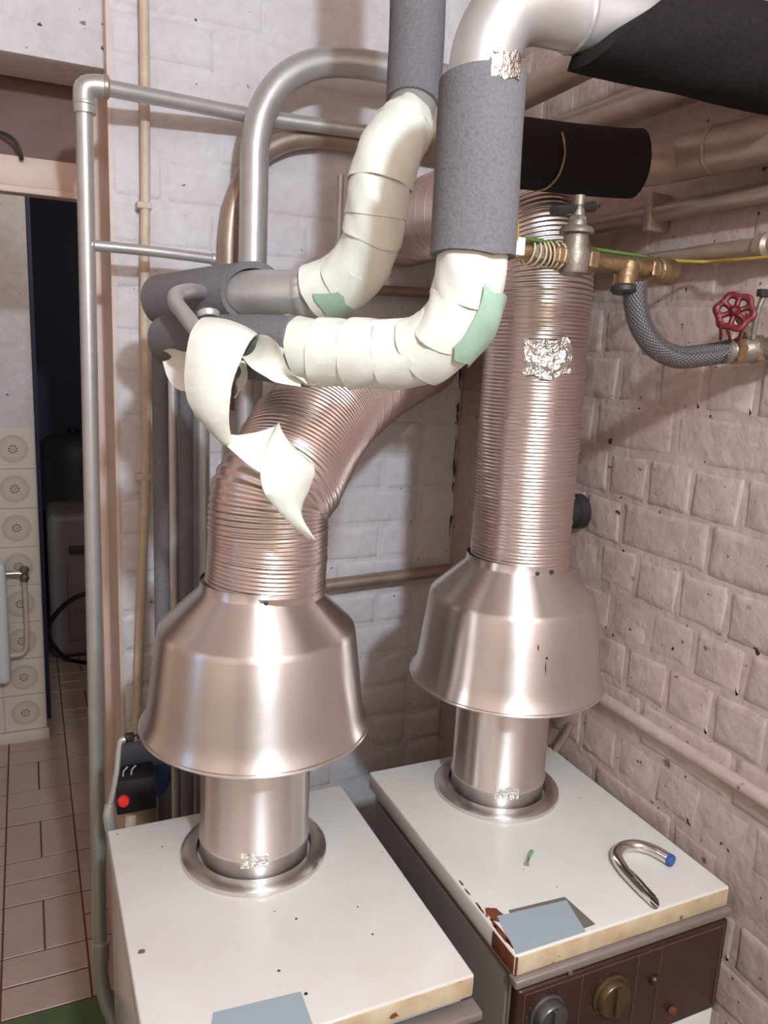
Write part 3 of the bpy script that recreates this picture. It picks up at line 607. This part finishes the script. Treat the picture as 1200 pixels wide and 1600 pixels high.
# uprights in front of the back wall, left of the ducts
def upright(px, y, r, m, label, z0, z1, extra=None):
    t = thing('upright_pipe', label, 'pipe', (px[0], y, z0), 'upright pipes behind the left hood'); tube('pipe_run', [(px[0], y, z0), (px[0], y, (z0 + z1)/2), (px[0], y, z1)], r, m, t, 24)
    return t
u1 = upright((-0.8097, -0.3100, 1.3038), -.31, .0146, 'foam', 'dark foam covered upright pipe nearest the cream pipe', .0, 1.60)
ring('pipe_collar', ((-0.8097, -0.3100, 1.3038)[0], -.31, 1.625), (0, 0, 1), .0150, .012, 'silver_paint', u1); tube('riser', [((-0.8097, -0.3100, 1.3038)[0], -.31, 1.58), ((-0.8097, -0.3100, 1.3038)[0], -.31, 1.69)], .0110, 'gold_paint', u1)
upright((-0.7639, -0.1700, 1.2730), -.17, .0115, 'silver_paint', 'bare silver upright pipe between two dark foam covered ones', .0, 1.62)
upright((-0.7413, -0.1900, 1.2762), -.19, .0140, 'foam', 'dark foam covered upright pipe beside the beige upright', .0, 1.60)
upright((-0.7030, -0.1500, 1.2664), -.15, .0180, 'silver_paint', 'wide beige silver upright pipe left of the curved duct', .0, 1.62)
upright((-0.6223, -0.2000, 1.4897), -.20, .0175, 'silver_paint', 'silver upright pipe half hidden behind the left curved duct', .0, 1.64)
u6 = upright((-0.3760, -0.0600, 1.9106), -.06, .0085, 'silver_paint', 'thin dark upright pipe on the wall behind the taped bend', 1.25, 2.0)
# pipe low on the back wall
pipe('wall_pipe', [(-.74, -.04, 1.025), (-0.3698, -0.0400, 1.0420), (-0.2122, -0.0400, 1.0495), (-.022, -.04, 1.058)], .0165, 'gold_paint', 'dull horizontal pipe low on the back wall between the two hoods')
# dark broken line of a pipe behind the taped bend
pipe('wall_pipe', [(-0.3104, -0.0300, 1.7613), (-0.2105, -0.0300, 1.7642), (-0.0701, -0.0300, 1.7667), (-.010, -.03, (-0.0701, -0.0300, 1.7667)[2])], .012, 'gold_paint', 'short brownish pipe on the back wall below the S-shaped taped bend')
# pipes along the right wall
ip = thing('insulated_pipe', 'dark foam covered pipe tied with brown wire, turning into a bare gold pipe', 'insulated pipe', (-.25, -.75, 1.87))
ipts = [(-0.4114, -0.7000, 1.9234), (-0.3944, -0.7350, 1.9162), (-0.3540, -0.7500, 1.9154), (-0.2555, -0.7500, 1.9199), (-0.1648, -0.7520, 1.9261), (-0.1188, -0.7650, 1.9308), (-0.0780, -0.7761, 1.9409), (-0.0730, -0.8485, 1.9406), (-0.0700, -0.9372, 1.9387), (-.068, -1.20, 1.94), (-.068, -2.4, 1.935)]
ipp = Path(ipts, ref=(0, 0, 1)) if False else Path(ipts); kI = ipp.knots
sect('bare_pipe', ipp, 0, ipp.L, .0345, 'gold_paint', ip, 70, 32)
sect('foam_sleeve', ipp, .004, kI[4] + .018, lambda t, a, s: .0500 + .0015*np.sin(2*a + s*9), 'dark_foam', ip, 30, 40, thick=.012, edge=.002, tilt1=(.006, 0))
sect('weld_seam', ipp, kI[7] - .004, kI[7] + .005, lambda t, a, s: .0352 + .0012*np.sin(t*PI), 'gold_paint', ip, 4, 40)
pw = Path([(-.27, -.75, 1.92), (-.255, -.75, 1.921)], ref=(0, -1, 0)); V = []; 
rp = [(-0.2991, -0.7500, 1.9702), (-0.3220, -0.8050, 1.9305), (-0.3177, -0.8060, 1.9054), (-0.3216, -0.8000, 1.8801), (-0.3213, -0.7750, 1.8684), (-0.3208, -0.7500, 1.8687)]
tube('tie_wire', rp, .0018, 'brass', ip, 8, .004)
pipe('wall_pipe', [(-.12, -.02, 2.125), (-.12, -.35, 2.128), (-.12, -.62, 2.133), (-.12, -.98, 2.14), (-.12, -2.4, 2.15)], .0290, 'gold_paint', 'upper gold painted pipe under the dark foam pipe, nearest the elbow', group='gold pipes along the right wall', seg=28)
pipe('wall_pipe', [(-.058, -.02, 2.066), (-.058, -.42, 2.061), (-.058, -.74, 2.055), (-.058, -2.4, 2.045)], .0265, 'gold_paint', 'second gold painted pipe above the wire-tied dark foam pipe', group='gold pipes along the right wall', seg=28)
p3 = pipe('wall_pipe', [(-.030, -.02, 1.874), (-.030, -.52, 1.875), (-.030, -.90, 1.876), (-.030, -2.4, 1.88)], .0150, 'gold_paint', 'narrow pipe with clip high on right wall behind the valve handle', group='narrow pipes along the right wall')
q = (-0.0300, -0.6817, 1.8748); box('pipe_clip', (-.048, q[1] - .010, q[2] - .030), (0, q[1] + .010, q[2] + .035), 'gold_paint', p3, .006)
p4 = pipe('wall_pipe', [(-.030, -.40, 1.797), (-.030, -.75, 1.798), (-.030, -.96, 1.80), (-.030, -2.4, 1.80)], .0132, 'gold_paint', 'narrow pipe with end socket on right wall above the red wheel', group='narrow pipes along the right wall')
ring('pipe_socket', (-0.0300, -0.9210, 1.7989), (0, 1, 0), .0185, .03, 'gold_paint', p4)
# sloping ledge pipe on the right wall, painted over
pipe('wall_ledge', [(-.004, -.02, .955), (-.004, -.40, .958), (-.004, -.75, .960), (-.004, -2.4, .960)], .0125, 'darkened_paint', 'painted-over conduit running low along the right brick wall', 'conduit')
# round cap on the right wall
cap = thing('capped_pipe', 'dark round cap sticking out of right wall behind the duct', 'wall cap', (0, -.56, 1.29))
q = (-0.0200, -0.5490, 1.3174); lathe('cap_body', [(.036, 0), (.036, .020), (.030, .024), (.030, .055), (.026, .058), (.002, .058)], (-.002, q[1] + .02, q[2]), 'dark_iron', cap, (-1, 0, 0), 40)
lathe('cap_face', [(.033, 0), (.033, .010), (.028, .013), (.002, .013)], (-.058, q[1] + .02, q[2]), 'dull_brass', cap, (-1, 0, 0), 40)
# small bracket behind the right boiler
bk = thing('iron_bracket', 'rusty bracket on the wall behind the right boiler stub', 'bracket', (-0.0200, -0.5769, 0.8400))
tube('arm', [(-0.0100, -0.5791, 0.8688), (-0.0180, -0.5708, 0.8337), (-0.0300, -0.5604, 0.8008)], .007, 'gold_paint', bk, 8, .006)
ring('bolt', (-0.0300, -0.5426, 0.7976), (1, 0, 0), .006, .012, 'rust', bk, 10)

# ================================================================ BRASS VALVE, HOSE, RED WHEEL
yv = -.88
va = thing('stop_valve', 'tarnished brass stop valve with T-handle in front of the right duct', 'valve', (-0.3409, -0.8800, 1.7609))
ax = np.array((-0.2233, -0.8800, 1.7538)) - np.array((-0.4319, -0.8800, 1.7608)); ax = tuple(ax/np.linalg.norm(ax))
tube('body_pipe', [(-0.4469, -0.8800, 1.7602), (-0.3907, -0.8800, 1.7589), (-0.3373, -0.8800, 1.7578), (-0.2412, -0.8800, 1.7558), (-0.1873, -0.8800, 1.7542)], .0125, 'brass', va, 20)
box('clamp_block', tuple(np.array((-0.4428, -0.8950, 1.7592)) - .009), tuple(np.array((-0.4428, -0.8950, 1.7592)) + np.array([.006, .012, .014])), 'white_plastic', va, .002)
hexnut('nut', (-0.4032, -0.8800, 1.7594), ax, .0165, .020, 'dull_brass', va)
for k in range(7):
    c = np.array((-0.4176, -0.8800, 1.7597)) + np.array(ax)*(.0085*k); Vv = Path([c + .0168*np.array([.12*math.sin(a + k), -math.cos(a), math.sin(a)]) for a in np.linspace(0, 2*PI, 14)])
    sect('twine_turn', Vv, 0, Vv.L, .0014, 'twine', va, 28, 6)
hexnut('nut', (-0.3717, -0.8800, 1.7581), ax, .0185, .020, 'brass', va)
hexnut('nut', (-0.3175, -0.8800, 1.7570), ax, .0200, .016, 'brass', va)
q = (-0.3406, -0.8800, 1.7584)
vb = lathe('valve_body', [(.012, -.024), (.019, -.020), (.021, -.008), (.021, .006), (.017, .014), (.0165, .024), (.0165, .030), (.023, .032), (.0235, .036), (.021, .040), (.013, .042), (.0125, .048), (.009, .052), (.0085, .062), (.006, .066), (.005, .076), (.001, .077)], q, 'dull_brass', va, (.0, 0, 1), 32)
ring('packing_nut', (q[0], q[1], q[2] + .050), (0, 0, 1), .0125, .010, 'dull_brass', vb, 6)
tube('handle', [(-0.3944, -0.9000, 1.8113), (-0.3481, -0.8800, 1.8216), (-0.3018, -0.8600, 1.8321)], [.0075, .0055, .0075], 'dark_iron', va, 14, .003)
tube('bonnet_nut', [(q[0], q[1], q[2] + .068), (q[0], q[1], q[2] + .081)], .0075, 'dull_brass', va, 14)
tube('tee_branch', [(-0.2459, -0.8800, 1.7563), (-0.2522, -0.8850, 1.7362), (-0.2577, -0.8900, 1.7198)], [.0165, .0165, .0150], 'brass', va, 20, .005)
ring('branch_socket', (-0.2581, -0.8900, 1.7224), (.02, .1, 1), .0180, .012, 'dark_iron', va)
lathe('end_cap', [(.014, -.022), (.0165, -.020), (.0165, -.014), (.0185, -.012), (.0185, .014), (.0165, .019), (.002, .019)], (-0.1799, -0.8800, 1.7539), 'brass', va, ax, 28)
hexnut('nut', (-0.2066, -0.8800, 1.7543), ax, .0190, .012, 'brass', va)
hs = thing('braided_hose', 'grey braided hose curving from the brass valve to the red wheel valve', 'hose', (-0.1541, -0.9000, 1.6166))
tube('hose', [(-0.2389, -0.8900, 1.7343), (-0.2333, -0.8900, 1.7038), (-0.2186, -0.8920, 1.6715), (-0.1915, -0.8970, 1.6447), (-0.1553, -0.9050, 1.6326), (-0.1157, -0.9150, 1.6372), (-0.0778, -0.9300, 1.6456)], .0165, 'braid', hs, 24, .004)
ring('hose_clamp', (-0.0832, -0.9280, 1.6444), (.9, -.25, .05), .0180, .012, 'dull_brass', hs, 28)
# red wheel valve
wv = thing('wheel_valve', 'brass valve with six-lobed red hand wheel on right wall', 'valve', (-0.0604, -0.9400, 1.6465))
tube('valve_pipe', [(-0.0815, -0.9300, 1.6445), (-0.0563, -0.9420, 1.6477), (-0.0259, -0.9550, 1.6520), (-.038, -.972, 1.652), (-.004, -.985, 1.653)], [.0150, .0185, .0165, .0165, .0165], 'dull_brass', wv, 20, .005)
hexnut('nut', (-0.0717, -0.9350, 1.6460), (.9, -.25, .05), .0205, .014, 'brass', wv); hexnut('nut', (-0.0442, -0.9450, 1.6492), (.9, -.25, .05), .0215, .014, 'brass', wv)
def handwheel(c, nrm, R0, parent, name='hand_wheel', t=.0065):
    """flat six-lobed cast wheel with six holes"""
    n = Vector(nrm).normalized(); qn = Vector((0, 0, 1)).rotation_difference(n); K = 72; V = []; F = []
    def pt(r, a, h): p = qn @ Vector((r*math.cos(a), r*math.sin(a), h)); return (p.x + c[0], p.y + c[1], p.z + c[2])
    lob = lambda a: R0*(1 + .07*math.cos(6*a))
    tub = 8; rr = R0*.19
    for i in range(K):
        a = 2*PI*i/K
        for k in range(tub):
            b = 2*PI*k/tub; V.append(pt(lob(a) - rr + rr*math.cos(b), a, t*.8*math.sin(b)))
            F.append([i*tub + k, ((i+1) % K)*tub + k, ((i+1) % K)*tub + (k+1) % tub, i*tub + (k+1) % tub])
    w = mk(name, V, F, 'red_paint', parent)
    for k in range(6):
        a = 2*PI*(k + .5)/6; tube('spoke', [pt(R0*.12, a, 0), pt(R0*.45, a, 0), pt(R0*.80, a, 0)], [R0*.17, R0*.13, R0*.19], 'red_paint', w, 10, .003)
    lathe('hub', [(R0*.26, -t), (R0*.30, -t*.5), (R0*.30, t*.5), (R0*.22, t), (R0*.10, t*1.5), (.0005, t*1.5)], c, 'red_paint', w, nrm, 20)
    return w
wc = (-0.1092, -0.9550, 1.6993); wn = (-.75, -.62, .22)
handwheel(wc, wn, .0285, wv)
wc2 = (-0.0516, -0.9500, 1.6966); tube('stem', [wc, (-0.0706, -0.9450, 1.6765), (-0.0470, -0.9450, 1.6500)], .006, 'dull_brass', wv, 12, .004)
for (a, b) in (((-0.1394, -0.9580, 1.6833), (-0.1133, -0.9400, 1.6606)), ((-0.1195, -0.9550, 1.6738), (-0.0937, -0.9400, 1.6579)), ((-0.0856, -0.9500, 1.6847), (-0.0795, -0.9400, 1.6577)), ((-0.0724, -0.9450, 1.6991), (-0.0686, -0.9400, 1.6554))):
    tube('wire_loop', [a, tuple((np.array(a) + np.array(b))/2 + np.array([-.003, -.004, 0])), b], .0022, 'red_paint', wv, 8, .004)
tube('lever', [(-0.0599, -0.9600, 1.7308), (-0.0645, -0.9550, 1.6994), (-0.0607, -0.9500, 1.6633)], .004, 'dull_brass', wv, 10, .005)
box('lever_tip', tuple(np.array((-0.0672, -0.9600, 1.7285)) - .006), tuple(np.array((-0.0595, -0.9600, 1.7291)) + np.array([.008, .004, .004])), 'dark_iron', wv, .001)
tube('wire_tail', [(-0.0844, -0.9350, 1.6445), (-0.0973, -0.9400, 1.6358), (-0.1100, -0.9450, 1.6262)], .0016, 'dark_iron', wv, 6, .003)
# earth wire
ew = thing('earth_wire', 'thin yellow and green earth wire running above the brass valve', 'wire', (-0.4531, -0.9000, 1.7704))
tube('yellow_run', [(-0.4620, -0.9050, 1.7977), (-0.4556, -0.9050, 1.7915), (-0.4527, -0.9050, 1.7817), (-0.4520, -0.9030, 1.7686)], .0030, 'yellow_wire', ew, 10, .003)
tube('green_run', [(-0.4415, -0.9000, 1.7723), (-0.3994, -0.8900, 1.7735), (-0.3369, -0.8550, 1.7788), (-0.2708, -0.8500, 1.7777), (-0.1994, -0.8500, 1.7762), (-0.1244, -0.8300, 1.7780)], .0026, 'green_wire', ew, 10, .005)
tube('yellow_run', [(-0.1244, -0.8300, 1.7780), (-0.0420, -0.8200, 1.7841), (-0.0520, -0.8924, 1.7802), (-0.0500, -0.9586, 1.7794)], .0026, 'yellow_wire', ew, 10, .005)

# ================================================================ THINGS LYING ON THE RIGHT BOILER
hk = thing('bent_tube', 'hook-shaped chrome tube with blue tip lying on the right boiler lid', 'tube', (-.14, -.93, .80))
z = .8105
hp = [lift((-0.0839, -0.9500, 0.8105), z), lift((-0.0918, -0.9197, 0.8105), z), lift((-0.1101, -0.8979, 0.8105), z), lift((-0.1371, -0.8935, 0.8105), z), lift((-0.1633, -0.9095, 0.8105), z), lift((-0.1750, -0.9387, 0.8105), z), lift((-0.1794, -0.9707, 0.8105), z)]
tube('tube', hp, .0098, 'chrome', hk, 24, .003)
he = Path([hp[-1], lift((-0.1816, -0.9935, 0.8100), .8095), lift((-0.1824, -1.0183, 0.8090), .8085)], ref=(0, 0, 1))
sect('flattened_end', he, -.002, he.L, lambda t, a, s: .0098*(1 - .15*t), 'chrome', hk, 8, 18, th=(.75, 2*PI - .75), thick=.0012, tilt1=(-.006, 0))
e = np.array(hp[0]) - np.array(hp[1]); e /= np.linalg.norm(e)
lathe('end_plug', [(.0100, -.004), (.0102, .001), (.0090, .004), (.001, .0045)], hp[0], 'blue_cap', hk, tuple(e), 24)
sw = thing('wall_screw', 'small screw with pale green plug lying on the right boiler lid', 'screw', lift((-0.3015, -0.8537, 0.8030), .80))
a, b = lift((-0.3127, -0.8644, 0.8035), .8035), lift((-0.3000, -0.8514, 0.8035), .8035); c = lift((-0.2848, -0.8389, 0.8035), .8035)
tube('shank', [a, b], .0022, 'steel', sw, 10, .003); tube('plug', [b, c], [.0028, .0034], 'green_plug', sw, 10, .003)
d = np.array(a) - np.array(b); lathe('head', [(.0022, -.003), (.0042, 0), (.0042, .001), (.001, .0012)], a, 'steel', sw, tuple(d/np.linalg.norm(d)), 14)

# ================================================================ PUMP AND FITTINGS BEHIND THE LEFT BOILER
pu = thing('circulation_pump', 'blue circulation pump with black box and red knob behind left boiler', 'pump', (-.87, -.40, .70))
qb = (-0.8791, -0.4300, 0.8101)
cb = box('terminal_box', (qb[0] - .036, -.455, qb[2] - .034), (qb[0] + .034, -.40, qb[2] + .034), 'black_plastic', pu, .004, rotz=.0)
q = (-0.9035, -0.4560, 0.8057); lathe('red_knob', [(.0105, 0), (.0105, .006), (.008, .010), (.001, .011)], (q[0], -.455, q[2]), 'red_button', cb, (0, -1, 0), 28)
for dx in (-.004, .010):
    c = np.array((-0.8993, -0.4570, 0.8549)) + np.array([dx, 0, 0]); tube('wire', [c, c + np.array([.001, -.004, .012]), c + np.array([.008, -.002, .018])], .0014, 'white_plastic', cb, 6, .003)
q = (-0.8523, -0.3300, 0.8062); lathe('pump_motor', [(.030, 0), (.042, .006), (.044, .05), (.044, .085), (.038, .09), (.002, .09)], (q[0], -.30, q[2] - .01), 'blue_paint', pu, (0, -1, 0), 40)
q2 = (-0.8571, -0.3800, 0.8496); box('mounting_plate', (q2[0] - .05, -.392, q2[2] - .022), (q2[0] + .06, -.375, q2[2] + .028), 'grey_blue', pu, .003)
tube('pump_inlet', [(q[0], -.34, .002), (q[0], -.34, q[2] + .02)], .026, 'gold_paint', pu, 24)
tube('drain_pipe', [(-0.8854, -0.4100, 0.7656), (-0.8876, -0.4100, 0.7099)], .011, 'cream_paint', pu, 16)
dt = thing('drain_tube', 'thin silver drain tube with dark tap left of the pump', 'tube', (-0.9246, -0.4200, 0.7380))
tube('tube', [(-0.8972, -0.4700, 0.9320), (-0.9058, -0.4700, 0.9323), (-0.9103, -0.4700, 0.9185), (-0.9148, -0.4750, 0.8826), (-0.9233, -0.4750, 0.8348), (-0.9292, -0.4750, 0.8086)], .0052, 'silver_paint', dt, 14, .004)
tube('sleeve', [(-0.9291, -0.4750, 0.8136), (-0.9307, -0.4750, 0.7926), (-0.9263, -0.4750, 0.7472), (-0.9244, -0.4750, 0.6823)], [.008, .0105, .0095, .0095], 'silver_paint', dt, 16, .006)
lathe('tap', [(.006, -.008), (.0085, -.006), (.0085, .006), (.006, .008)], (-0.8926, -0.4680, 0.9339), 'dark_iron', dt, (1, 0, 0), 16)
tube('tap_hook', [(-0.8883, -0.4680, 0.9332), (-0.8796, -0.4680, 0.9354), (-0.8764, -0.4680, 0.9287)], .0018, 'dark_iron', dt, 8, .002)

# ================================================================ IN THE HALL
ra = thing('radiator', 'white radiator cut off by the left edge, on the tiled wall', 'radiator', (-1.3, 1.38, .3))
rx = (-1.1294, 1.3600, 0.5999)[0]
for k in range(5):
    x1 = rx - k*.055
    for (z0_, z1_) in ((.30, .78),):
        box('radiator_column', (x1 - .050, 1.33, z0_), (x1, 1.41, z1_), 'radiator_white', ra, .02, 4)
q = (-1.0666, 1.3800, 0.7260)
vv = tube('radiator_valve', [(-1.1327, 1.3800, 0.7285), (-1.1020, 1.3800, 0.7286), (-1.0755, 1.3800, 0.7266)], .011, 'steel', ra, 14)
lathe('valve_head', [(.012, -.028), (.016, -.022), (.016, -.008), (.012, -.004), (.012, .004), (.017, .010), (.017, .026), (.010, .03)], (-1.0667, 1.3800, 0.7234), 'dull_brass', vv, (0, 0, 1), 18)
tube('feed_pipe', [(-1.0677, 1.3900, 0.7002), (-1.0668, 1.3900, 0.5581), (-1.0688, 1.3900, 0.4533), (-1.0823, 1.3900, 0.4018), (-1.1437, 1.3900, 0.3935)], .010, 'cream_paint', ra, 14)
ap = thing('washing_appliance', 'dim grey appliance standing in the dark hall beyond the doorway', 'appliance', (-.75, 2.45, 0))
box('body', (-.968, 2.28, .012), (-.36, 2.66, .76), 'appliance', ap, .04, 5)
box('front_panel', (-.88, 2.272, .10), (-.45, 2.285, .50), 'appliance', ap, .006)
box('handle_bar', (-.87, 2.265, .56), (-.50, 2.284, .60), 'appliance_dark', ap, .006)
tk = thing('storage_tank', 'dark rounded tank standing behind the dim appliance', 'tank', (-.78, 2.98, 0))
lathe('tank_body', [(.18, 0), (.20, .02), (.20, .95), (.19, 1.03), (.14, 1.08), (.02, 1.10)], (-.80, 2.88, 0), 'appliance_dark', tk, seg=40)
lathe('tank_cap', [(.03, 1.09), (.03, 1.12), (.005, 1.125)], (-.80, 2.88, 0), 'dark_iron', tk, seg=20)
cbk = thing('black_cable', 'black cable looping in front of the dim appliance', 'cable', (-.9, 2.2, .01))
tube('cable', [(-0.7832, 2.2000, 0.3768), (-0.8735, 2.2000, 0.3416), (-0.9492, 2.2000, 0.2691), (-0.9810, 2.2000, 0.1959), (-0.9631, 2.2000, 0.1236), (-0.8962, 2.2563, 0.0120), (-0.8010, 2.1732, 0.0120)], .011, 'black_plastic', cbk, 10, .02)
tw = thing('loose_wire', 'dark wire hanging over the transom of the doorway', 'wire', (-1.0255, 0.2200, 2.0093))
tube('wire', [(-1.0743, 0.2300, 2.0500), (-1.0518, 0.2250, 2.0458), (-1.0321, 0.2200, 2.0320), (-1.0229, 0.2200, 2.0096), (-1.0209, 0.2250, 1.9977)], .0045, 'dark_iron', tw, 8, .006)
